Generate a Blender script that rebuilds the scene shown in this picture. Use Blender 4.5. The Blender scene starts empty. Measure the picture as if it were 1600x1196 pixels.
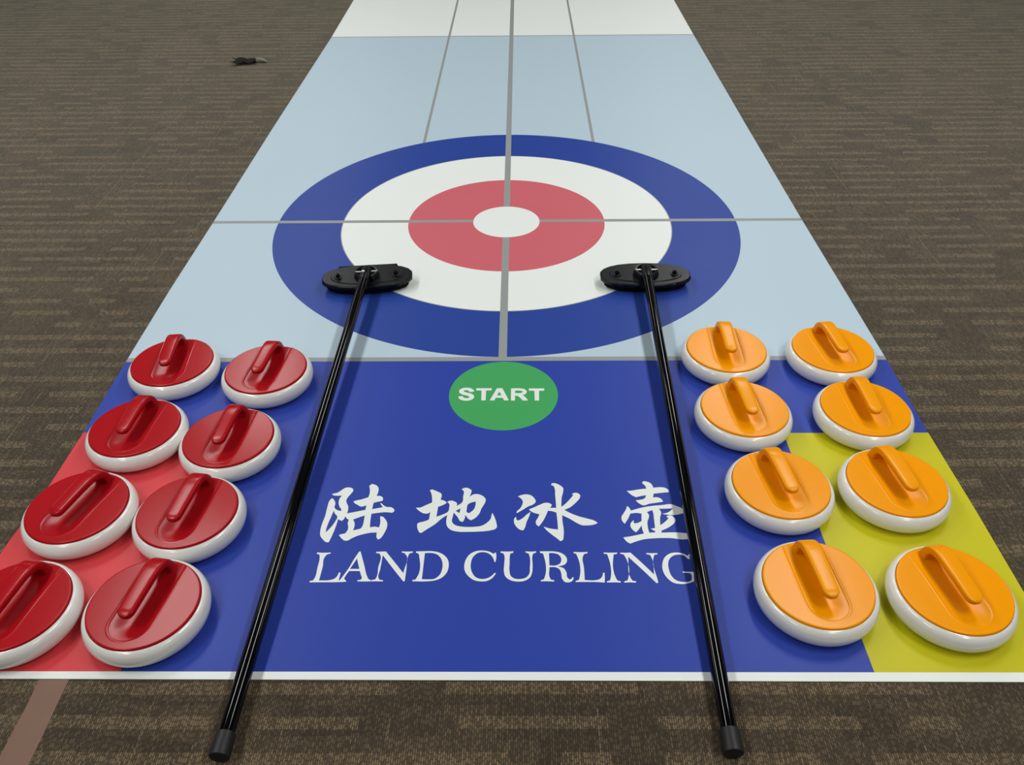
import bpy, bmesh, math, random
from mathutils import Vector, Matrix

# ------------------------------------------------------------------ camera
scene = bpy.context.scene
COL = scene.collection
PITCH, YAW, ROLL = 0.665832, -0.0145985, -0.0118994      # looking down at the mat
CAM_POS = Vector((0.04445, -2.27222, 1.16))
fwd = Vector((math.sin(YAW)*math.cos(PITCH), math.cos(YAW)*math.cos(PITCH), -math.sin(PITCH)))
rgt = Vector((math.cos(YAW), -math.sin(YAW), 0.0))
up = rgt.cross(fwd)
c, s = math.cos(ROLL), math.sin(ROLL)
r2, u2 = c*rgt + s*up, -s*rgt + c*up
cam_data = bpy.data.cameras.new('camera')
cam = bpy.data.objects.new('camera', cam_data); COL.objects.link(cam)
m = Matrix((r2, u2, -fwd)).transposed().to_4x4(); m.translation = CAM_POS
cam.matrix_world = m
cam_data.sensor_fit = 'HORIZONTAL'; cam_data.sensor_width = 36.0
cam_data.lens = 1279.016/1600*36.0
cam_data.clip_start = 0.02; cam_data.clip_end = 100
scene.camera = cam

# ------------------------------------------------------------------ world, lights, exposure
world = bpy.data.worlds.new('world'); scene.world = world; world.use_nodes = True
world.node_tree.nodes['Background'].inputs[0].default_value = (0.75, 0.85, 1.0, 1)
world.node_tree.nodes['Background'].inputs[1].default_value = 0.02
vs = scene.view_settings
vs.view_transform = 'Standard'; vs.look = 'None'; vs.gamma = 1.0; vs.use_curve_mapping = False
vs.exposure = 0.2

def louvre_light(x, y, sx, sy, power, spread, col=(1.0, 1.0, 0.975)):
    L = bpy.data.lights.new('ceiling_lamp', 'AREA'); L.shape = 'RECTANGLE'
    L.size, L.size_y = sx, sy; L.energy = power; L.color = col; L.spread = math.radians(spread)
    o = bpy.data.objects.new('ceiling_lamp', L); COL.objects.link(o)
    o.location = (x, y, 2.77)
    return o
# two rows of recessed ceiling lights run along the mat
for x in (-1.90, 1.60):
    for y, e in ((-3.7, 16), (-1.6, 24), (0.5, 27), (2.6, 23), (4.7, 12), (6.8, 8)):
        louvre_light(x, y, 0.45, 1.25, e, 160)
for x in (-5.0, 5.0):  # outer rows added to raise the ambient light
    for y in (-1.6, 2.6, 6.8):
        louvre_light(x, y, 0.3, 1.25, 14, 170)

# ------------------------------------------------------------------ helpers
def lin(r, g, b):
    f = lambda v: (v/255/12.92) if v/255 <= 0.04045 else ((v/255+0.055)/1.055)**2.4
    return (f(r), f(g), f(b), 1.0)

def link_mesh(name, verts, faces, mat, parent=None, smooth=False, edges=()):
    me = bpy.data.meshes.new(name)
    me.from_pydata([tuple(v) for v in verts], list(edges), faces)
    me.update()
    if mat: me.materials.append(mat)
    if smooth:
        for p in me.polygons: p.use_smooth = True
    o = bpy.data.objects.new(name, me); COL.objects.link(o)
    if parent: o.parent = parent
    return o

def from_bm(name, bm, mat, parent=None, smooth=False, angle=None):
    bmesh.ops.recalc_face_normals(bm, faces=bm.faces)
    me = bpy.data.meshes.new(name); bm.to_mesh(me); bm.free()
    if mat: me.materials.append(mat)
    if smooth or angle:
        for p in me.polygons: p.use_smooth = True
    if angle: me.set_sharp_from_angle(angle=math.radians(angle))
    o = bpy.data.objects.new(name, me); COL.objects.link(o)
    if parent: o.parent = parent
    return o

def tag(o, label, cat, group=None, kind=None):
    if kind: o['kind'] = kind
    if label: o['label'] = label
    if cat: o['category'] = cat
    if group: o['group'] = group
    return o

def empty(name, loc, rz=0.0):
    o = bpy.data.objects.new(name, None); COL.objects.link(o)
    o.empty_display_size = 0.05; o.location = loc; o.rotation_euler = (0, 0, rz)
    return o

class NT:
    """tiny expression builder for shader nodes"""
    def __init__(self, name):
        self.mat = bpy.data.materials.new(name); self.mat.use_nodes = True
        self.t = self.mat.node_tree; self.bsdf = self.t.nodes['Principled BSDF']
        self.out = self.t.nodes['Material Output']
    def n(self, typ): return self.t.nodes.new(typ)
    def put(self, sock, v):
        if isinstance(v, (int, float)): sock.default_value = v
        elif isinstance(v, (tuple, list)): sock.default_value = v
        else: self.t.links.new(v, sock)
    def m(self, op, a, b=None, c_=None, clamp=False):
        k = self.n('ShaderNodeMath'); k.operation = op; k.use_clamp = clamp
        self.put(k.inputs[0], a)
        if b is not None: self.put(k.inputs[1], b)
        if c_ is not None: self.put(k.inputs[2], c_)
        return k.outputs[0]
    def add(self, a, b): return self.m('ADD', a, b)
    def sub(self, a, b): return self.m('SUBTRACT', a, b)
    def mul(self, a, b): return self.m('MULTIPLY', a, b)
    def lt(self, a, b): return self.m('LESS_THAN', a, b)
    def gt(self, a, b): return self.m('GREATER_THAN', a, b)
    def mix(self, f, a, b):
        k = self.n('ShaderNodeMix'); k.data_type = 'RGBA'
        self.put(k.inputs[0], f); self.put(k.inputs[6], a); self.put(k.inputs[7], b)
        return k.outputs[2]
    def white(self, x, y, dim='2D'):
        v = self.n('ShaderNodeCombineXYZ'); self.put(v.inputs[0], x); self.put(v.inputs[1], y)
        k = self.n('ShaderNodeTexWhiteNoise'); k.noise_dimensions = '2D'
        self.t.links.new(v.outputs[0], k.inputs['Vector']); return k.outputs['Value']
    def noise(self, vec, scale, detail=2.0, rough=0.5):
        k = self.n('ShaderNodeTexNoise'); self.put(k.inputs['Scale'], scale)
        k.inputs['Detail'].default_value = detail; k.inputs['Roughness'].default_value = rough
        if vec is not None: self.t.links.new(vec, k.inputs['Vector'])
        return k.outputs[0]
    def coords(self):
        k = self.n('ShaderNodeTexCoord'); sp = self.n('ShaderNodeSeparateXYZ')
        self.t.links.new(k.outputs['Object'], sp.inputs[0])
        return k.outputs['Object'], sp.outputs[0], sp.outputs[1]
    def bump(self, h, strength, dist):
        k = self.n('ShaderNodeBump'); k.inputs['Strength'].default_value = strength
        k.inputs['Distance'].default_value = dist
        self.t.links.new(h, k.inputs['Height']); self.t.links.new(k.outputs[0], self.bsdf.inputs['Normal'])

def plastic(name, col, rough, spec=0.5, coat=0.0, coat_rough=0.1, metallic=0.0, sss=0.0, bump=0.0, bscale=400, var=0.0):
    k = NT(name); b = k.bsdf
    obj, x, y = k.coords()
    b.inputs['Roughness'].default_value = rough
    b.inputs['Specular IOR Level'].default_value = spec
    b.inputs['Coat Weight'].default_value = coat
    b.inputs['Coat Roughness'].default_value = coat_rough
    b.inputs['Metallic'].default_value = metallic
    nz = k.noise(obj, 30, 3)
    dark = tuple(v*(1-var) for v in col[:3]) + (1,)
    k.put(b.inputs['Base Color'], k.mix(nz, col, dark))
    if sss:
        b.inputs['Subsurface Weight'].default_value = sss
        b.inputs['Subsurface Radius'].default_value = (1, 0.6, 0.4)
        b.inputs['Subsurface Scale'].default_value = 0.004
    if bump: k.bump(k.noise(obj, bscale, 2), bump, 0.0004)
    return k.mat

# ------------------------------------------------------------------ materials
def mat_carpet():
    k = NT('woven_carpet'); obj, x, y = k.coords()
    P = 0.0562
    # tiles half a metre wide shift the stripes slightly against one another
    tx = k.m('FLOOR', k.m('DIVIDE', k.add(x, 0.11), 0.5))
    yy = k.add(k.add(y, 1.622 + 0.5*0.0562), k.mul(k.sub(k.white(tx, 3.0), 0.5), 0.008))
    ry = k.m('DIVIDE', yy, P); row = k.m('FLOOR', ry); fy = k.sub(ry, row)
    rr = k.white(row, 11.0)
    cw = 0.075
    cell = k.m('FLOOR', k.add(k.m('DIVIDE', x, cw), k.mul(rr, 7.0)))
    on = k.lt(k.white(cell, row), 0.76)
    bar = k.mul(on, k.lt(k.m('ABSOLUTE', k.sub(fy, 0.5)), 0.18))
    # darker blocks, several stripes deep
    cell2 = k.m('FLOOR', k.add(k.m('DIVIDE', x, 0.085), k.mul(rr, 5.0)))
    blk = k.m('FLOOR', k.add(k.m('DIVIDE', y, P), 0.25))
    tone = k.white(cell2, k.add(blk, 40.0))
    # thin bright yarns along the pile
    cx3 = k.m('DIVIDE', x, 0.0525); c3 = k.m('FLOOR', cx3); f3 = k.sub(cx3, c3)
    seg = k.m('FLOOR', k.add(k.m('DIVIDE', y, P*3.3), k.mul(k.white(c3, 5.0), 9.0)))
    yarn = k.mul(k.lt(f3, 0.05), k.lt(k.white(c3, seg), 0.22))
    # single loops: columns 2.9 mm apart, random loops brought to the surface
    gx = k.m('DIVIDE', x, 0.0034); gc = k.m('FLOOR', gx); gf = k.sub(gx, gc)
    gy = k.add(k.m('DIVIDE', y, 0.0095), k.mul(k.white(gc, 77.0), 9.0)); gr = k.m('FLOOR', gy); gyf = k.sub(gy, gr)
    amp = k.add(k.add(0.20, k.mul(tone, 0.14)), k.mul(bar, 0.44))
    amp = k.m('MAXIMUM', amp, k.mul(yarn, 0.85))
    hit = k.m('MULTIPLY', amp, k.add(0.30, k.mul(k.m('POWER', k.white(gc, gr), 1.3), 1.6)))
    prof = k.mul(k.m('SUBTRACT', 1.0, k.m('POWER', k.m('ABSOLUTE', k.sub(k.mul(gf, 2.0), 1.0)), 1.0)),
                 k.m('SUBTRACT', 1.0, k.m('POWER', k.m('ABSOLUTE', k.sub(k.mul(gyf, 2.0), 1.0)), 3.0)))
    loop = k.m('MULTIPLY', k.mul(hit, prof), 1.6, clamp=True)
    base = k.mix(k.m('ADD', k.mul(tone, 0.75), k.mul(bar, 0.55), clamp=True), CARPET_DARK, CARPET_MID)
    fine = k.white(k.m('FLOOR', k.m('DIVIDE', x, 0.0013)), k.m('FLOOR', k.m('DIVIDE', y, 0.0013)))
    base = k.mix(k.mul(fine, 0.3), base, CARPET_LOW)
    wide = k.noise(obj, 1.3, 3)
    col = k.mix(loop, base, k.mix(wide, CARPET_TAN, CARPET_TAN2))
    k.put(k.bsdf.inputs['Base Color'], col)
    k.bsdf.inputs['Roughness'].default_value = 0.95
    k.bsdf.inputs['Specular IOR Level'].default_value = 0.15
    k.bsdf.inputs['Sheen Weight'].default_value = 0.3
    k.bsdf.inputs['Sheen Tint'].default_value = (0.96, 1.0, 0.86, 1)
    k.bsdf.inputs['Sheen Roughness'].default_value = 0.5
    k.bump(loop, 0.35, 0.0015)
    return k.mat
CARPET_DARK = lin(46, 37, 29); CARPET_MID = lin(60, 50, 38); CARPET_LOW = lin(34, 27, 21)
CARPET_TAN = lin(116, 99, 74); CARPET_TAN2 = lin(109, 95, 74)

PAPER = lin(223, 229, 225); ICE = lin(175, 195, 207); BLUE = lin(43, 64, 156); RINGBLUE = lin(39, 65, 146)
RED = lin(196, 97, 107); PATCHRED = lin(202, 62, 67); YELLOW = lin(188, 182, 24); GREEN = lin(66, 158, 92); GREY = lin(143, 147, 146)
def mat_print():
    k = NT('printed_vinyl'); obj, x, y = k.coords()
    r = k.m('SQRT', k.add(k.mul(x, x), k.mul(y, y)))
    ax = k.m('ABSOLUTE', x)
    ytop, ybot = -0.7145, -1.538
    col = k.mix(k.gt(y, 1.992), ICE, PAPER)
    col = k.mix(k.lt(k.m('ABSOLUTE', k.sub(y, 1.995)), 0.006), col, GREY)
    guide = k.mul(k.lt(k.m('ABSOLUTE', k.sub(ax, 0.3095)), 0.0055), k.gt(r, 0.6986))
    guide = k.mul(guide, k.gt(y, 0))
    col = k.mix(guide, col, GREY)
    col = k.mix(k.lt(r, 0.6986), col, RINGBLUE)
    col = k.mix(k.lt(r, 0.501), col, GREY)
    col = k.mix(k.lt(r, 0.4981), col, PAPER)
    col = k.mix(k.lt(r, 0.299), col, RED)
    lines = k.m('MAXIMUM', k.lt(k.m('ABSOLUTE', k.sub(x, 0.0)), 0.0100), k.lt(k.m('ABSOLUTE', k.sub(y, 0.004)), 0.0085))
    col = k.mix(lines, col, GREY)
    col = k.mix(k.lt(r, 0.1012), col, PAPER)
    col = k.mix(k.lt(y, -0.6985), col, GREY)
    # team block
    block = k.mix(k.mul(k.lt(y, -0.9667), k.lt(x, -0.594)), BLUE, PATCHRED)
    block = k.mix(k.mul(k.lt(y, -0.973), k.gt(x, 0.598)), block, YELLOW)
    gx = k.sub(x, 0.004); gy = k.sub(y, -0.8402)
    block = k.mix(k.lt(k.m('SQRT', k.add(k.mul(gx, gx), k.mul(gy, gy))), 0.1225), block, GREEN)
    col = k.mix(k.lt(y, ytop), col, block)
    col = k.mix(k.lt(y, ybot), col, PAPER)
    k.put(k.bsdf.inputs['Base Color'], col)
    nz = k.noise(obj, 3.0, 2)
    k.put(k.bsdf.inputs['Roughness'], k.add(0.36, k.mul(nz, 0.08)))
    k.bsdf.inputs['Specular IOR Level'].default_value = 0.17
    k.bump(k.noise(obj, 2.2, 1), 0.25, 0.01)
    return k.mat
M = {}
M['carpet'] = mat_carpet()
M['print'] = mat_print()
M['letters'] = plastic('white_print', PAPER, 0.4, var=0.02)
M['red'] = plastic('red_plastic', lin(166, 16, 25), 0.2, spec=0.15, var=0.06, bump=0.06, bscale=900)
M['yellow'] = plastic('orange_yellow_plastic', lin(238, 151, 1), 0.22, spec=0.13, var=0.04, bump=0.06, bscale=900)
M['white'] = plastic('white_glossy_plastic', lin(226, 226, 222), 0.16, coat=0.3, coat_rough=0.05, var=0.02)
M['shaft'] = plastic('glossy_black_shaft', lin(3, 4, 6), 0.06, spec=0.3, var=0.1)
M['rubber'] = plastic('black_rubber', lin(26, 26, 29), 0.5, spec=0.4, var=0.15)
M['head'] = plastic('black_head_plastic', lin(9, 11, 17), 0.34, spec=0.3, var=0.15)
M['pad'] = plastic('black_foam', lin(8, 8, 9), 0.85, spec=0.2, var=0.2)
M['steel'] = plastic('bright_steel', lin(225, 222, 215), 0.35, metallic=0.6, var=0.05)
M['tape'] = plastic('brown_tape', lin(106, 72, 49), 0.45, var=0.12)
M['wall'] = plastic('painted_wall', lin(205, 203, 195), 0.85, var=0.04)
M['ceil'] = plastic('ceiling_tile', lin(175, 175, 172), 0.9, var=0.04)
M['cloth'] = plastic('dark_cloth', lin(42, 42, 40), 0.9, var=0.3)
M['label'] = plastic('pale_label', lin(150, 152, 142), 0.6, var=0.1)

# ------------------------------------------------------------------ the room
def quad(name, pts, mat):
    o = link_mesh(name, pts, [(0, 1, 2, 3)], mat); o['kind'] = 'structure'; return o
X0, X1, Y0, Y1, ZC = -8.0, 8.0, -5.0, 11.0, 2.8
quad('floor', [(X0, Y0, 0), (X1, Y0, 0), (X1, Y1, 0), (X0, Y1, 0)], M['carpet'])
quad('ceiling', [(X0, Y0, ZC), (X0, Y1, ZC), (X1, Y1, ZC), (X1, Y0, ZC)], M['ceil'])
quad('wall_left', [(X0, Y0, 0), (X0, Y1, 0), (X0, Y1, ZC), (X0, Y0, ZC)], M['wall'])
quad('wall_right', [(X1, Y0, 0), (X1, Y0, ZC), (X1, Y1, ZC), (X1, Y1, 0)], M['wall'])
quad('wall_back', [(X0, Y1, 0), (X1, Y1, 0), (X1, Y1, ZC), (X0, Y1, ZC)], M['wall'])
quad('wall_front', [(X0, Y0, 0), (X0, Y0, ZC), (X1, Y0, ZC), (X1, Y0, 0)], M['wall'])

# ------------------------------------------------------------------ the mat
MAT_TOP = 0.0015
right = [(0.8994, -1.5545), (0.9052, -1.3859), (0.9059, -1.1966), (0.9025, -0.9746), (0.9058, -0.6963), (0.9036, -0.3966),
         (0.9002, 0.0067), (0.8999, 0.7881), (0.9028, 2.0218), (0.9070, 2.69), (0.9050, 3.8), (0.9040, 5.2)]
left = [(-0.9010, -1.5505), (-0.9063, -1.3008), (-0.8955, -1.1244), (-0.8935, -0.9667), (-0.8990, -0.6993), (-0.9028, -0.3921),
        (-0.9013, 0.0013), (-0.9025, 0.7671), (-0.8975, 1.9701), (-0.9052, 2.7451), (-0.9040, 3.8), (-0.9030, 5.2)]
outline = right + left[::-1]
n = len(outline)
mv = [(x, y, MAT_TOP) for x, y in outline] + [(x, y, 0.0) for x, y in outline]
mf = [tuple(range(n)), tuple(range(2*n-1, n-1, -1))] + [(i, n+i, n+(i+1) % n, (i+1) % n) for i in range(n)]
curling_mat = link_mesh('curling_mat', mv, mf, M['print'])
tag(curling_mat, 'long printed vinyl curling mat with a ringed target, lying on brown carpet', 'mat')

# outlines of the printed characters, x y pairs in steps of 0.2 mm on the mat
TITLE_GLYPHS = [
[[-1635,-5748,-1578,-5725,-1546,-5691,-1512,-5662,-1473,-5660,-1443,-5676,-1434,-5699,-1448,-5744,-1471,-5790,-1480,-5835,-1468,-5872,-1450,-5909,-1443,-5953,-1444,-6003,-1361,-5982,-1276,-5958,-1274,-5898,-1294,-5909,-1323,-5915,-1365,-5890,-1392,-5872,-1409,-5846,-1384,-5836,-1332,-5820,-1271,-5792,-1266,-5737,-1274,-5676,-1285,-5637,-1261,-5610,-1222,-5626,-1189,-5668,-1185,-5714,-1193,-5777,-1158,-5775,-1130,-5798,-1126,-5839,-1169,-5852,-1210,-5866,-1213,-5949,-1163,-5937,-1113,-5925,-1130,-5898,-1145,-5872,-1134,-5871,-1102,-5906,-1068,-5922,-1035,-5924,-1005,-5946,-995,-5975,-1013,-5995,-1091,-5989,-1155,-5998,-1211,-6009,-1209,-6089,-1201,-6179,-1157,-6172,-1114,-6181,-1111,-6125,-1124,-6043,-1106,-6043,-1072,-6075,-1044,-6132,-1042,-6188,-1057,-6250,-1085,-6314,-1104,-6330,-1121,-6304,-1127,-6243,-1184,-6246,-1239,-6260,-1303,-6284,-1351,-6314,-1388,-6341,-1409,-6341,-1444,-6314,-1477,-6273,-1453,-6263,-1423,-6253,-1406,-6218,-1404,-6180,-1417,-6131,-1415,-6083,-1433,-6071,-1456,-6043,-1465,-6082,-1481,-6100,-1505,-6085,-1517,-6075,-1521,-6145,-1531,-6236,-1544,-6311,-1553,-6358,-1571,-6361,-1614,-6327,-1646,-6283,-1659,-6215,-1659,-6145,-1648,-6032,-1648,-5916,-1641,-5834,-1625,-5803,-1606,-5820,-1580,-5872,-1576,-5931,-1542,-5963,-1508,-5973,-1508,-5956,-1532,-5916,-1550,-5857,-1548,-5805,-1533,-5769,-1582,-5771,-1621,-5763],[-1579,-5967,-1562,-6003,-1530,-6046,-1539,-6103,-1572,-6187,-1604,-6242,-1607,-6208,-1600,-6117,-1587,-6032],[-1271,-6030,-1270,-6089,-1273,-6160,-1286,-6194,-1316,-6205,-1353,-6219,-1348,-6173,-1354,-6124,-1375,-6082,-1328,-6057]],
[[-794,-5932,-754,-5929,-703,-5899,-644,-5863,-650,-5796,-659,-5751,-680,-5698,-656,-5688,-610,-5713,-560,-5755,-558,-5781,-565,-5826,-529,-5839,-500,-5867,-526,-5889,-582,-5921,-588,-6048,-537,-6023,-479,-5976,-474,-5929,-474,-5892,-498,-5852,-469,-5839,-431,-5848,-402,-5878,-405,-5911,-352,-5859,-348,-5781,-349,-5706,-369,-5687,-343,-5668,-310,-5668,-270,-5698,-271,-5729,-285,-5789,-251,-5757,-212,-5751,-162,-5774,-128,-5819,-132,-5864,-162,-5937,-186,-6016,-221,-6066,-257,-6093,-284,-6073,-313,-6023,-319,-6073,-332,-6111,-351,-6108,-386,-6051,-427,-5994,-432,-6044,-436,-6108,-412,-6146,-364,-6167,-300,-6176,-221,-6174,-154,-6161,-108,-6126,-72,-6073,-65,-6030,-58,-5998,-36,-6052,-18,-6122,-14,-6185,-27,-6202,-73,-6219,-167,-6232,-271,-6236,-386,-6231,-439,-6212,-479,-6164,-490,-6108,-486,-6026,-524,-6058,-592,-6139,-665,-6205,-713,-6249,-732,-6243,-756,-6184,-761,-6135,-746,-6123,-700,-6107,-655,-6083,-651,-5987,-672,-6005,-709,-6005,-755,-5976],[-363,-5940,-373,-6001,-410,-5971],[-222,-5852,-223,-5900,-239,-5958,-282,-6005,-307,-5984,-304,-5944,-296,-5889,-262,-5863]],
[[185,-5783,221,-5765,266,-5756,311,-5769,344,-5808,356,-5858,338,-5885,287,-5915,231,-5960,176,-6003,173,-5990,204,-5945,229,-5885,232,-5846,212,-5808],[168,-6049,174,-6086,190,-6097,226,-6071,270,-6020,306,-5986,292,-6042,269,-6108,250,-6187,236,-6219,209,-6212,171,-6173,149,-6115,152,-6071],[290,-5954,343,-5926,399,-5892,444,-5870,483,-5871,513,-5896,495,-5938,531,-5934,552,-5938,551,-5855,548,-5754,546,-5676,533,-5640,513,-5632,519,-5605,554,-5605,593,-5628,629,-5672,628,-5715,611,-5793,601,-5923,633,-5893,681,-5832,726,-5766,710,-5755,736,-5737,770,-5739,791,-5770,786,-5801,740,-5870,687,-5927,628,-5961,684,-6002,759,-6043,839,-6072,908,-6101,936,-6127,905,-6145,833,-6158,785,-6155,743,-6130,680,-6079,605,-6029,605,-6108,612,-6209,608,-6286,595,-6339,576,-6350,551,-6321,499,-6269,452,-6216,426,-6173,480,-6194,560,-6209,558,-6108,552,-5996,513,-5979,472,-5972,451,-6035,416,-6115,383,-6169,367,-6158,354,-6111,374,-6064,391,-6016,353,-6005,314,-5983]],
[[1250,-5711,1302,-5707,1361,-5693,1444,-5680,1439,-5647,1412,-5603,1427,-5578,1467,-5587,1503,-5619,1514,-5668,1573,-5662,1624,-5668,1655,-5696,1659,-5728,1586,-5738,1507,-5749,1495,-5799,1543,-5799,1574,-5822,1584,-5857,1511,-5871,1447,-5884,1388,-5903,1357,-5884,1322,-5838,1369,-5830,1410,-5814,1433,-5770,1386,-5779,1330,-5796,1295,-5771],[1232,-5911,1250,-5934,1262,-5972,1333,-5945,1449,-5915,1564,-5900,1666,-5892,1708,-5915,1744,-5938,1772,-5973,1763,-5995,1715,-6018,1630,-6029,1554,-6014,1612,-5995,1670,-5942,1613,-5946,1532,-5949,1546,-5987,1528,-6062,1517,-6158,1561,-6121,1607,-6070,1588,-6047,1618,-6033,1647,-6040,1669,-6085,1661,-6114,1615,-6165,1561,-6202,1520,-6223,1516,-6248,1598,-6245,1690,-6248,1765,-6259,1782,-6288,1765,-6323,1694,-6330,1615,-6316,1535,-6312,1442,-6316,1354,-6326,1276,-6351,1214,-6379,1189,-6361,1156,-6305,1217,-6294,1284,-6277,1352,-6259,1344,-6209,1342,-6158,1315,-6201,1282,-6244,1258,-6219,1238,-6172,1246,-6128,1277,-6092,1271,-6128,1289,-6132,1348,-6106,1359,-6010,1315,-6002,1253,-6010,1231,-6062,1187,-6139,1166,-6099,1165,-6054,1192,-6002,1220,-5949],[1411,-5991,1465,-5965,1471,-6002,1469,-6062,1464,-6191,1425,-6198,1444,-6219,1461,-6230,1457,-6245,1402,-6248,1398,-6194,1401,-6121,1425,-6017]],
[[-1641,-6494,-1635,-6481,-1582,-6485,-1513,-6481,-1513,-6494,-1543,-6505,-1556,-6527,-1556,-6651,-1560,-6796,-1467,-6792,-1430,-6778,-1408,-6747,-1400,-6708,-1384,-6711,-1386,-6757,-1388,-6793,-1323,-6796,-1318,-6809,-1374,-6813,-1519,-6815,-1637,-6816,-1643,-6802,-1613,-6796,-1604,-6771,-1601,-6658,-1606,-6527,-1613,-6505]],
[[-1255,-6469,-1243,-6472,-1189,-6622,-1140,-6757,-1125,-6782,-1104,-6796,-1102,-6806,-1161,-6807,-1220,-6806,-1222,-6793,-1197,-6789,-1188,-6775,-1200,-6736,-1217,-6692,-1312,-6692,-1338,-6757,-1343,-6778,-1326,-6796,-1321,-6807,-1374,-6813,-1385,-6811,-1377,-6792,-1361,-6757,-1320,-6658,-1286,-6549],[-1264,-6551,-1224,-6669,-1308,-6669]],
[[-1103,-6475,-1060,-6472,-1013,-6470,-930,-6579,-827,-6716,-829,-6505,-848,-6487,-867,-6483,-868,-6470,-815,-6472,-766,-6470,-767,-6483,-795,-6494,-804,-6520,-805,-6672,-805,-6803,-818,-6806,-919,-6672,-1036,-6513,-1038,-6672,-1039,-6771,-1026,-6789,-997,-6793,-997,-6806,-1049,-6805,-1099,-6806,-1101,-6793,-1068,-6785,-1060,-6764,-1058,-6651,-1057,-6513,-1068,-6494,-1098,-6489]],
[[-739,-6470,-652,-6467,-594,-6467,-535,-6480,-474,-6520,-438,-6579,-431,-6637,-443,-6708,-490,-6771,-555,-6799,-622,-6806,-737,-6805,-740,-6792,-714,-6785,-703,-6764,-705,-6527,-713,-6498,-738,-6485],[-657,-6489,-610,-6487,-557,-6498,-513,-6539,-488,-6608,-488,-6680,-509,-6743,-546,-6777,-607,-6784,-657,-6782,-657,-6637]],
[[-12,-6485,-8,-6528,-14,-6594,-24,-6590,-34,-6554,-58,-6513,-99,-6484,-134,-6478,-180,-6491,-219,-6539,-234,-6601,-233,-6658,-216,-6715,-180,-6764,-129,-6780,-79,-6771,-46,-6747,-18,-6712,-8,-6719,-34,-6764,-78,-6799,-134,-6807,-190,-6796,-249,-6750,-283,-6694,-292,-6630,-281,-6564,-244,-6498,-193,-6467,-135,-6460,-82,-6469,-32,-6498,-21,-6484]],
[[28,-6470,86,-6472,147,-6470,145,-6484,118,-6495,113,-6528,112,-6601,112,-6694,126,-6750,163,-6777,213,-6780,258,-6764,287,-6722,293,-6658,292,-6528,283,-6495,257,-6484,254,-6470,301,-6473,352,-6470,350,-6485,324,-6495,316,-6528,317,-6615,313,-6701,292,-6764,247,-6799,180,-6808,118,-6792,75,-6750,63,-6701,65,-6601,64,-6521,55,-6495,30,-6485]],
[[385,-6470,452,-6469,510,-6471,567,-6484,615,-6525,627,-6572,608,-6616,561,-6637,541,-6642,589,-6659,615,-6708,621,-6764,637,-6785,654,-6782,666,-6761,677,-6766,664,-6799,632,-6817,599,-6813,575,-6778,569,-6722,554,-6673,521,-6651,467,-6650,466,-6764,477,-6789,505,-6794,503,-6808,443,-6805,387,-6806,387,-6794,413,-6785,421,-6764,421,-6528,413,-6495,388,-6488],[467,-6490,509,-6490,555,-6510,576,-6565,562,-6608,533,-6628,467,-6631]],
[[689,-6477,753,-6480,818,-6477,813,-6493,786,-6499,773,-6525,773,-6659,772,-6792,863,-6794,903,-6782,928,-6751,939,-6712,951,-6712,949,-6765,944,-6819,862,-6813,778,-6813,691,-6813,692,-6801,720,-6792,728,-6765,721,-6528,711,-6499,691,-6491]],
[[961,-6484,1024,-6486,1085,-6484,1081,-6498,1051,-6505,1046,-6528,1047,-6772,1056,-6796,1085,-6806,1083,-6819,1023,-6817,964,-6819,964,-6806,993,-6796,999,-6775,997,-6528,991,-6503,962,-6497]],
[[1111,-6484,1163,-6487,1203,-6484,1298,-6609,1386,-6733,1387,-6543,1376,-6510,1346,-6503,1344,-6490,1393,-6492,1446,-6490,1443,-6505,1416,-6513,1406,-6536,1410,-6820,1395,-6826,1300,-6694,1178,-6532,1176,-6772,1187,-6798,1218,-6806,1217,-6820,1162,-6817,1115,-6820,1116,-6806,1145,-6796,1153,-6775,1150,-6529,1140,-6506,1112,-6499]],
[[1732,-6499,1725,-6562,1714,-6558,1688,-6525,1639,-6508,1591,-6518,1548,-6554,1526,-6609,1523,-6673,1535,-6744,1572,-6796,1625,-6813,1676,-6810,1707,-6792,1711,-6730,1702,-6717,1641,-6712,1640,-6699,1705,-6702,1772,-6705,1770,-6717,1734,-6730,1724,-6806,1667,-6828,1605,-6835,1541,-6820,1493,-6765,1469,-6694,1475,-6609,1508,-6536,1566,-6492,1631,-6485,1680,-6498,1711,-6522]]]
START_GLYPHS = [
[[-312,-4152,-362,-4162,-377,-4138,-401,-4124,-428,-4132,-430,-4151,-399,-4168,-344,-4189,-312,-4222,-307,-4259,-332,-4296,-391,-4315,-446,-4303,-477,-4274,-486,-4237,-439,-4232,-424,-4261,-394,-4271,-367,-4264,-361,-4243,-389,-4225,-444,-4203,-477,-4173,-483,-4129,-457,-4097,-403,-4081,-348,-4095,-320,-4125]],
[[-290,-4092,-116,-4093,-115,-4133,-178,-4133,-177,-4310,-226,-4310,-229,-4133,-289,-4132]],
[[-55,-4093,6,-4093,82,-4311,29,-4311,13,-4266,-65,-4265,-80,-4311,-132,-4311],[-27,-4153,-2,-4223,-51,-4223]],
[[105,-4097,211,-4097,258,-4109,285,-4149,275,-4192,238,-4219,264,-4251,297,-4314,237,-4314,201,-4256,174,-4231,150,-4229,150,-4314,105,-4314],[151,-4137,204,-4138,234,-4145,234,-4170,211,-4181,151,-4181]],
[[306,-4098,482,-4099,479,-4139,421,-4142,419,-4315,371,-4315,368,-4142,306,-4138]]]

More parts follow.
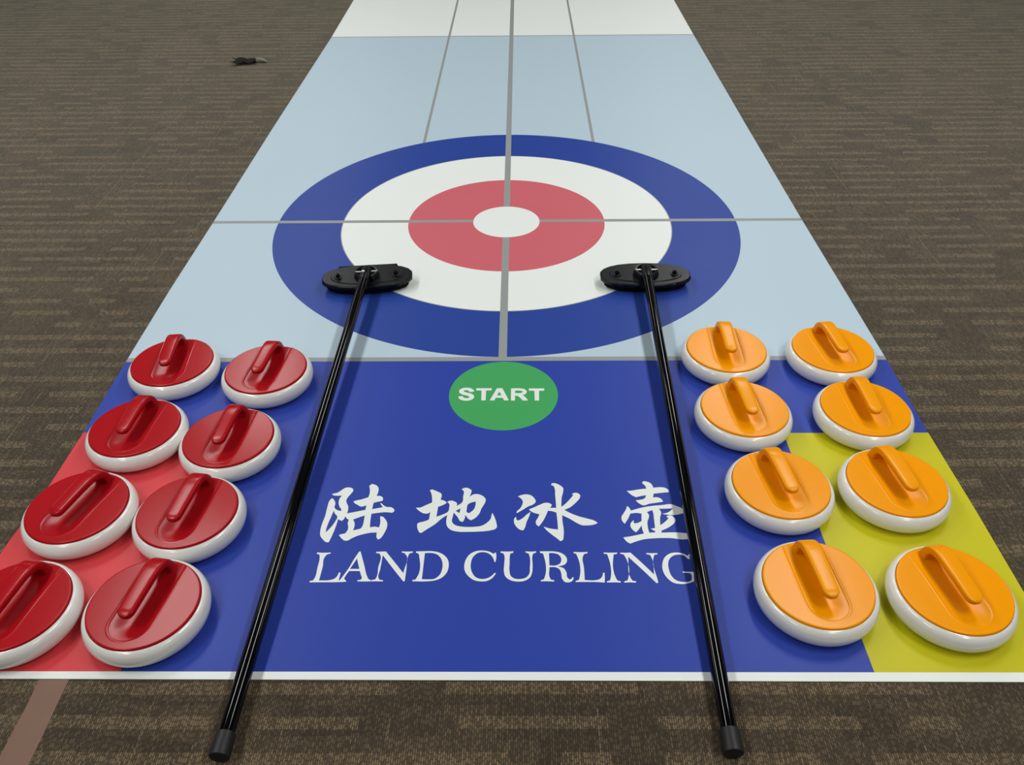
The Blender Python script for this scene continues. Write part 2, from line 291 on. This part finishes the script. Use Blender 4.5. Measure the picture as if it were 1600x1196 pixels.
def smooth_loop(p, corner, step=6):
    """closed outline through the points: soft where it bends gently, sharp at corners"""
    n = len(p); out = []; tan = []
    for i in range(n):
        a, b, c_ = p[i-1], p[i], p[(i+1) % n]
        d1, d2 = (b-a), (c_-b)
        if d1.length < 1e-7 or d2.length < 1e-7: tan.append(None); continue
        if d1.angle(d2) > corner: tan.append(None)
        else:
            t = d1.normalized()*d2.length + d2.normalized()*d1.length
            tan.append(t.normalized())
    for i in range(n):
        a, b = p[i], p[(i+1) % n]; L = (b-a).length; d = (b-a).normalized() if L else Vector((0, 0))
        ta = tan[i] or d; tb = tan[(i+1) % n] or d
        h1, h2 = a + ta*L/3, b - tb*L/3
        for k_ in range(step):
            u = k_/step; w = 1-u
            out.append(a*w**3 + h1*3*w*w*u + h2*3*w*u*u + b*u**3)
    return out
def lettering(name, glyphs, corner_deg, label):
    verts, faces = [], []
    for gi, loops in enumerate(glyphs):
        cu = bpy.data.curves.new('outline', 'CURVE'); cu.dimensions = '2D'; cu.fill_mode = 'BOTH'
        for flat in loops:
            pts = [Vector((flat[i]*0.0002, flat[i+1]*0.0002)) for i in range(0, len(flat), 2)]
            pts = smooth_loop(pts, math.radians(corner_deg))
            sp = cu.splines.new('POLY'); sp.points.add(len(pts)-1); sp.use_cyclic_u = True
            for q, v in zip(sp.points, pts): q.co = (v.x, v.y, 0, 1)
        co = bpy.data.objects.new('outline', cu)
        me = bpy.data.meshes.new_from_object(co)
        off = len(verts); z = MAT_TOP + 0.00012 + gi*0.00001
        verts += [(v.co.x, v.co.y, z) for v in me.vertices]
        for p in me.polygons:
            idx = list(p.vertices)
            if p.normal.z < 0: idx.reverse()
            faces.append(tuple(off+i for i in idx))
        bpy.data.objects.remove(co); bpy.data.curves.remove(cu); bpy.data.meshes.remove(me)
    o = link_mesh(name, verts, faces, M['letters'], curling_mat); o['label'] = label
    return o
lettering('title_lettering', TITLE_GLYPHS, 50, 'white Chinese brush characters above LAND CURLING in serif capitals')
lettering('start_lettering', START_GLYPHS, 40, 'white START in bold capitals on the green disc')

# ------------------------------------------------------------------ curling stones
def lathe(profile, seg=128):
    bm = bmesh.new(); rings = []
    for (r, z) in profile:
        if r < 1e-6: rings.append([bm.verts.new((0, 0, z))]); continue
        rings.append([bm.verts.new((r*math.cos(2*math.pi*i/seg), r*math.sin(2*math.pi*i/seg), z)) for i in range(seg)])
    for a, b in zip(rings, rings[1:]):
        for i in range(seg):
            j = (i+1) % seg
            if len(a) == 1: bm.faces.new((a[0], b[i], b[j]))
            elif len(b) == 1: bm.faces.new((a[i], b[0], a[j]))
            else: bm.faces.new((a[i], b[i], b[j], a[j]))
    return bm
def catmull(pts, sub):
    out = []
    for i in range(len(pts)-1):
        p0 = pts[max(i-1, 0)]; p1 = pts[i]; p2 = pts[i+1]; p3 = pts[min(i+2, len(pts)-1)]
        for k_ in range(sub):
            t = k_/sub
            out.append(tuple(0.5*((2*b)+(-a+c_)*t+(2*a-5*b+4*c_-d)*t*t+(-a+3*b-3*c_+d)*t**3) for a, b, c_, d in zip(p0, p1, p2, p3)))
    out.append(tuple(pts[-1])); return out
BODY = [(0.0, 0.0), (0.079, 0.0), (0.0860, 0.0007), (0.0925, 0.0030), (0.0975, 0.0075), (0.1006, 0.0138), (0.1020, 0.0215),
        (0.1014, 0.0278), (0.0993, 0.0340), (0.0960, 0.0386), (0.0930, 0.0410), (0.0914, 0.0416)]
body_profile = [BODY[0]] + catmull(BODY[1:], 4) + [(0.0908, 0.0396), (0.0895, 0.0350), (0.0, 0.0345)]
def sst(a, b, v):
    t = min(1, max(0, (v-a)/(b-a))); return t*t*(3-2*t)
def cover_height(x, y):
    """flat cover with a channel under the handle: rounded in front, open to the rear, slightly tapering"""
    w = 0.0345; yf = -0.0415
    d = (w - abs(x)) if y > yf else (w - math.hypot(x, y-yf))
    z = 0.0455
    z -= 0.0007*(0.4+0.6*sst(-0.065, 0.0, y))*sst(0.0, 0.0016, d) + 0.0025*sst(0.0010, 0.034, d)
    z += 0.0002*math.exp(-((d+0.0012)/0.0012)**2)
    return z
def make_cover(mat, parent):
    R = 0.0905; NS, NR = 216, 84; verts = [(0, 0, cover_height(0, 0))]; faces = []
    def edge(r): return -0.0010*max(0, (r-(R-0.0016))/0.0016)**2
    for i in range(1, NR+1):
        r = R*i/NR
        for k_ in range(NS):
            a = 2*math.pi*k_/NS; x, y = r*math.cos(a), r*math.sin(a)
            verts.append((x, y, cover_height(x, y)+edge(r)))
    for k_ in range(NS):
        a = 2*math.pi*k_/NS; verts.append((R*math.cos(a), R*math.sin(a), 0.0370))
    for k_ in range(NS): faces.append((0, 1+k_, 1+(k_+1) % NS))
    for i in range(NR):
        o0, o1 = 1+i*NS, 1+(i+1)*NS
        for k_ in range(NS):
            j = (k_+1) % NS; faces.append((o0+k_, o1+k_, o1+j, o0+j))
    o = link_mesh('top_cover', verts, faces, mat, parent, smooth=True)
    o.data.set_sharp_from_angle(angle=math.radians(55))
    return o
HANDLE = [(0.0740, 0.0360, 0.0190, 0.0125), (0.0740, 0.0430, 0.0172, 0.0105), (0.0730, 0.0520, 0.0162, 0.0088), (0.0690, 0.0620, 0.0158, 0.0077),
          (0.0605, 0.0700, 0.0155, 0.0070), (0.0480, 0.0742, 0.0152, 0.0066), (0.0320, 0.0751, 0.0148, 0.0064), (0.0100, 0.0742, 0.0143, 0.0063),
          (-0.0150, 0.0730, 0.0139, 0.0062), (-0.0375, 0.0718, 0.0135, 0.0061)]
def make_handle(mat, parent):
    path = catmull(HANDLE, 5)
    ly, lz, lw, lt = path[-1]; dy, dz = -0.995, -0.10
    for a in (15, 30, 45, 58, 70, 80, 87):
        a = math.radians(a); e = lw*math.sin(a)
        path.append((ly+dy*e, lz+dz*e, lw*math.cos(a), lt*max(0.3, math.cos(a)**0.5)))
    NS = 28; verts, faces = [], []
    for i, (y, z, w, t) in enumerate(path):
        a = path[max(i-1, 0)]; b = path[min(i+1, len(path)-1)]
        ty, tz = b[0]-a[0], b[1]-a[1]; l = math.hypot(ty, tz); ty, tz = ty/l, tz/l
        ny, nz = tz, -ty                       # across the thickness
        if nz < 0: pass
        for k_ in range(NS):
            q = 2*math.pi*k_/NS; cs, sn = math.cos(q), math.sin(q); e = 2/5.5
            u = w*math.copysign(abs(cs)**e, cs); v = t*math.copysign(abs(sn)**e, sn)
            verts.append((u, y+ny*v, z+nz*v))
    for i in range(len(path)-1):
        for k_ in range(NS):
            j = (k_+1) % NS; faces.append((i*NS+k_, i*NS+j, (i+1)*NS+j, (i+1)*NS+k_))
    faces.append(tuple(range(NS))); faces.append(tuple((len(path)-1)*NS+NS-1-k_ for k_ in range(NS)))
    bm = bmesh.new(); bv = [bm.verts.new(v) for v in verts]
    for f in faces: bm.faces.new([bv[i] for i in f])
    return from_bm('handle', bm, mat, parent, smooth=True)
def make_stone(name, mat):
    root = empty(name, (0, 0, 0))
    b = from_bm('stone_body', lathe(body_profile), M['white'], root, smooth=True, angle=50)
    make_cover(mat, root); make_handle(mat, root)
    return root
def copy_thing(src):
    r = src.copy(); COL.objects.link(r)
    for ch in list(src.children):
        d = ch.copy(); COL.objects.link(d); d.parent = r
    return r
red_spots = [
    (-0.7563, -0.7719, 6, 'in rearmost pair, beside the left edge of the mat'),
    (-0.5339, -0.7997, -6, 'in rearmost pair, on the broom side, touching the grey line'),
    (-0.7580, -0.9985, -3.5, 'in second pair from the back, on the mat edge side'),
    (-0.5545, -1.0298, -4, 'in second pair from the back, on the broom side'),
    (-0.7830, -1.2221, -17, 'in third pair from the back, on the mat edge side'),
    (-0.5733, -1.2337, -7, 'in third pair from the back, on the broom side'),
    (-0.7957, -1.4431, -10, 'in nearest pair, cut off by the left photo edge'),
    (-0.5796, -1.4388, -9, 'in nearest pair, across the red and blue border')]
yellow_spots = [
    (0.5199, -0.7276, -2, 'in rearmost pair, on the broom side, covering the grey line'),
    (0.7649, -0.7293, 6, 'in rearmost pair, beside the right edge of the mat'),
    (0.5154, -0.9426, 3.5, 'in second pair from the back, on the broom side'),
    (0.7694, -0.9418, 0.5, 'in second pair from the back, on the mat edge side'),
    (0.5364, -1.1652, 7, 'in third pair from the back, on the broom side'),
    (0.7563, -1.1607, 8, 'in third pair from the back, on the mat edge side'),
    (0.5398, -1.3996, 4.5, 'in nearest pair, across the blue and yellow border'),
    (0.7613, -1.4104, 9, 'in nearest pair, wholly on the yellow patch')]
for nm, spots, mat, colname, grp in (('curling_stone', red_spots, M['red'], 'red', 'red curling stones'),
                                     ('curling_stone', yellow_spots, M['yellow'], 'yellow', 'yellow curling stones')):
    proto = make_stone(nm, mat)
    for i, (x, y, a, where) in enumerate(spots):
        o = proto if i == 0 else copy_thing(proto)
        o.location = (x, y, MAT_TOP); o.rotation_euler = (0, 0, math.radians(a))
        tag(o, '%s-topped curling stone %s' % (colname, where), 'curling stone', grp)

# ------------------------------------------------------------------ brooms
def prism(bm, pts, z0, z1, inset=0.0, cham=0.0):
    """outline pts extruded from z0 to z1 with a chamfered top"""
    levels = [(z0, 0.0), (z1-cham, 0.0), (z1, cham)] if cham else [(z0, 0.0), (z1, 0.0)]
    rings = []
    for z, ins in levels:
        ring = []
        for (x, y) in pts:
            l = math.hypot(x, y); f = (l-ins-inset)/l
            ring.append(bm.verts.new((x*f, y*f, z)))
        rings.append(ring)
    for a, b in zip(rings, rings[1:]):
        for i in range(len(pts)):
            j = (i+1) % len(pts); bm.faces.new((a[i], a[j], b[j], b[i]))
    bm.faces.new(rings[0][::-1]); bm.faces.new(rings[-1])
def tube(bm, a, b, r0, r1=None, seg=32, rings=None):
    a, b = Vector(a), Vector(b); r1 = r0 if r1 is None else r1
    d = (b-a).normalized(); u = d.orthogonal().normalized(); v = d.cross(u)
    sta = rings or [(0, r0), (1, r1)]
    R = []
    for t, r in sta:
        cpt = a.lerp(b, t)
        R.append([bm.verts.new(cpt + (u*math.cos(2*math.pi*i/seg)+v*math.sin(2*math.pi*i/seg))*r) for i in range(seg)])
    for p, q in zip(R, R[1:]):
        for i in range(seg):
            j = (i+1) % seg; bm.faces.new((p[i], p[j], q[j], q[i]))
    bm.faces.new(R[0][::-1]); bm.faces.new(R[-1])
OVAL = []
for (x, y) in [(0.1200, 0.012), (0.1120, 0.0235), (0.0950, 0.034), (0.0700, 0.0425), (0.0400, 0.0475), (0.0, 0.0495)]:
    OVAL.append((x, y))
OVAL = [(x, y*1.13) for x, y in OVAL]
OVAL = OVAL + [(-x, y) for x, y in OVAL[-2::-1]] + [(-x, -y) for x, y in OVAL[:-1]] + [(0.0, -0.0495*1.13)] + [(x, -y) for x, y in OVAL[-2::-1]]
def make_broom(hx, hy, yaw, tilt, cap_end, shifted_pad, label):
    root = empty('curling_broom', (hx, hy, MAT_TOP), yaw)
    Rz = Matrix.Rotation(-yaw, 4, 'Z')
    def loc(p): return Rz @ (Vector(p) - Vector((hx, hy, MAT_TOP)))
    T = Matrix.Translation((0, 0, 0.012)) @ Matrix.Rotation(tilt, 4, 'X') @ Matrix.Translation((0, 0, -0.012))
    # foam pad under the plate
    bm = bmesh.new(); prism(bm, OVAL, 0.0045, 0.0215, inset=0.011)
    if shifted_pad:
        prism(bm, [(0.079, 0.0555), (-0.079, 0.0555), (-0.086, 0.020), (0.086, 0.020)], 0.012, 0.0300, cham=0.001)
    bmesh.ops.translate(bm, verts=bm.verts, vec=(0, 0.006, 0))
    bmesh.ops.transform(bm, matrix=T, verts=bm.verts)
    from_bm('brush_pad', bm, M['pad'], root)
    # moulded plate with a raised inner panel
    bm = bmesh.new(); prism(bm, OVAL, 0.0205, 0.0315, cham=0.003)
    inner = [(x*0.80, y*0.74) for x, y in OVAL]
    prism(bm, inner, 0.0312, 0.0338, cham=0.002)
    prism(bm, [(0.070, -0.040), (0.075, -0.050), (-0.075, -0.050), (-0.070, -0.040)], 0.0210, 0.0290, cham=0.001)
    bmesh.ops.translate(bm, verts=bm.verts, vec=(0, 0.006, 0))
    bmesh.ops.transform(bm, matrix=T, verts=bm.verts)
    plate = from_bm('head_plate', bm, M['head'], root, angle=25)
    for sx in (-1, 1):                                     # screws with washers
        bm = bmesh.new(); cx, cy = sx*0.0765, 0.001
        tube(bm, (cx, cy, 0.033), (cx, cy, 0.0365), 0.0115, rings=[(0, 0.0115), (0.7, 0.0115), (1, 0.0100)])
        tube(bm, (cx, cy, 0.036), (cx, cy, 0.0430), 0.0068, seg=6)
        tube(bm, (cx, cy, 0.0425), (cx, cy, 0.0465), 0.0035, seg=12)
        bmesh.ops.transform(bm, matrix=T, verts=bm.verts)
        from_bm('screw', bm, M['head'], plate, angle=30)
    # round pivot housing, open to the front
    bm = bmesh.new(); NS = 48; a0, a1 = math.radians(-62), math.radians(242)
    sec = [(0.0235, 0.032), (0.0235, 0.046), (0.0250, 0.0490), (0.0285, 0.0495), (0.0310, 0.0470), (0.0330, 0.040), (0.0345, 0.032)]
    prev = None; first = None
    for i in range(NS+1):
        a = a0+(a1-a0)*i/NS; ring = [bm.verts.new((r*math.cos(a), r*math.sin(a), z)) for r, z in sec]
        if prev:
            for j in range(len(sec)-1): bm.faces.new((prev[j], prev[j+1], ring[j+1], ring[j]))
            bm.faces.new((prev[-1], prev[0], ring[0], ring[-1]))
        else: bm.faces.new(ring)
        prev = ring
    bm.faces.new(prev[::-1])
    tube(bm, (0, 0, 0.030), (0, 0, 0.0355), 0.0240)
    bmesh.ops.transform(bm, matrix=T, verts=bm.verts)
    from_bm('pivot_housing', bm, M['head'], root, angle=40)
    bm = bmesh.new(); tube(bm, (-0.0295, 0.0, 0.0475), (0.0295, 0.0, 0.0475), 0.0024, seg=16)
    bmesh.ops.transform(bm, matrix=T, verts=bm.verts)
    o = from_bm('pivot_pin', bm, M['steel'], root, angle=40); o['label'] = 'bright steel pin'
    # joint, shaft, end cap
    A = Vector((0, 0, 0.0490)); B = loc(cap_end); d = (B-A).normalized()
    bm = bmesh.new()
    tube(bm, A-d*0.012, A+d*0.050, 0.0125, rings=[(0, 0.006), (0.06, 0.0105), (0.15, 0.0122), (0.55, 0.0122), (0.60, 0.0138), (0.92, 0.0138), (1, 0.0130)])
    tube(bm, A+Vector((-0.0125, 0, -0.001)), A+Vector((0.0125, 0, -0.001)), 0.0085, seg=20)
    j = from_bm('pivot_joint', bm, M['head'], root, angle=30)
    if shifted_pad:
        bm = bmesh.new(); q = A+d*0.024+Vector((-0.003, 0, 0.0126))
        tube(bm, q, q+Vector((0, 0, 0.0022)), 0.0042, seg=16)
        s_ = from_bm('rivet', bm, M['steel'], j, angle=30); s_['label'] = 'bright round rivet'
    bm = bmesh.new(); tube(bm, A+d*0.045, B-d*0.02, 0.0124, seg=40)
    sh = from_bm('shaft', bm, M['shaft'], root, angle=40); sh['label'] = 'glossy black tube'
    bm = bmesh.new(); L = 0.036
    tube(bm, B-d*L, B, 0.0150, seg=40, rings=[(0, 0.0134), (0.03, 0.0144), (0.10, 0.0147), (0.90, 0.0155), (0.98, 0.0150), (1, 0.0140)])
    from_bm('end_cap', bm, M['rubber'], root, angle=35)
    tag(root, label, 'broom', 'curling brooms')
    return root
make_broom(-0.3680, -0.3760, math.radians(5.5), math.radians(2.0), (-0.3910, -1.6850, 0.0157), True,
           'black curling broom beside the red stones, head on the left side of the target')
make_broom(0.3770, -0.3730, math.radians(0.5), math.radians(2.0), (0.3461, -1.6780, 0.0157), False,
           'black curling broom beside the yellow stones, head on the right side of the target')

# ------------------------------------------------------------------ small things on the carpet
tp = []
for i in range(13):
    y = -2.05 + i*0.05
    tp.append((y, 0.0007*math.sin(i*2.3), 0.0007*math.sin(i*1.7+1)))
vt, ft = [], []
for y, e0, e1 in tp:
    xc = -0.6935 + (y+1.55)*0.003
    vt += [(xc-0.0237+e0, y, 0.0004), (xc+0.0237+e1, y, 0.0004)]
for i in range(len(tp)-1): ft.append((2*i, 2*i+1, 2*i+3, 2*i+2))
nn = len(vt); vt += [(x, y, 0.0) for x, y, z in vt]
ft += [(2*i+2, 2*i, nn+2*i, nn+2*i+2)[::-1] for i in range(len(tp)-1)] + [(2*i+1, 2*i+3, nn+2*i+3, nn+2*i+1)[::-1] for i in range(len(tp)-1)]
tag(link_mesh('floor_tape', vt, ft, M['tape']), 'strip of matte brown tape stuck to the carpet, running out from under the mat', 'tape')

random.seed(4)
bm = bmesh.new(); NU, NV = 22, 12; grid = []
for i in range(NU+1):
    row = []
    for j in range(NV+1):
        u, v = i/NU, j/NV*2-1
        half = 0.030*(1-0.45*u)
        x = u*0.088; yv = v*half
        x += 0.016*(1-u)*(abs(v)-0.45)*-1.4            # forked left end
        z = 0.006+0.014*abs(math.sin(u*7+v*2.2))*(1-0.5*u)+0.008*math.cos(v*5+u*4)*(1-abs(v))
        row.append(bm.verts.new((x, yv, max(0.003, z))))
    grid.append(row)
for i in range(NU):
    for j in range(NV): bm.faces.new((grid[i][j], grid[i+1][j], grid[i+1][j+1], grid[i][j+1]))
bmesh.ops.solidify(bm, geom=bm.faces[:], thickness=0.002)
for v in bm.verts: v.co.z = max(0.0, v.co.z)
scrap = from_bm('cloth_scrap', bm, M['cloth'], None, smooth=True)
scrap.scale = (1.15, 1.35, 1.15); scrap.location = (-1.272, 1.580, 0.0); scrap.rotation_euler = (0, 0, math.radians(6))
tag(scrap, 'small crumpled black cloth scrap with a pale tag, on the carpet left of the mat', 'cloth scrap')
bm = bmesh.new(); grid = []
for i in range(13):
    u = i/12; x = 0.082+0.052*u; w = 0.012*math.sin(math.pi*min(1, u*0.9+0.1))+0.001
    z = 0.012*(1-u)+0.006*math.sin(math.pi*u)+0.003
    grid.append([bm.verts.new((x, 0.010-0.012*u*u+sgn*w, z)) for sgn in (-1, 1)])
for a, b in zip(grid, grid[1:]): bm.faces.new((a[0], b[0], b[1], a[1]))
bmesh.ops.solidify(bm, geom=bm.faces[:], thickness=0.0012)
from_bm('tag', bm, M['label'], scrap, smooth=True)['label'] = 'pale tag'
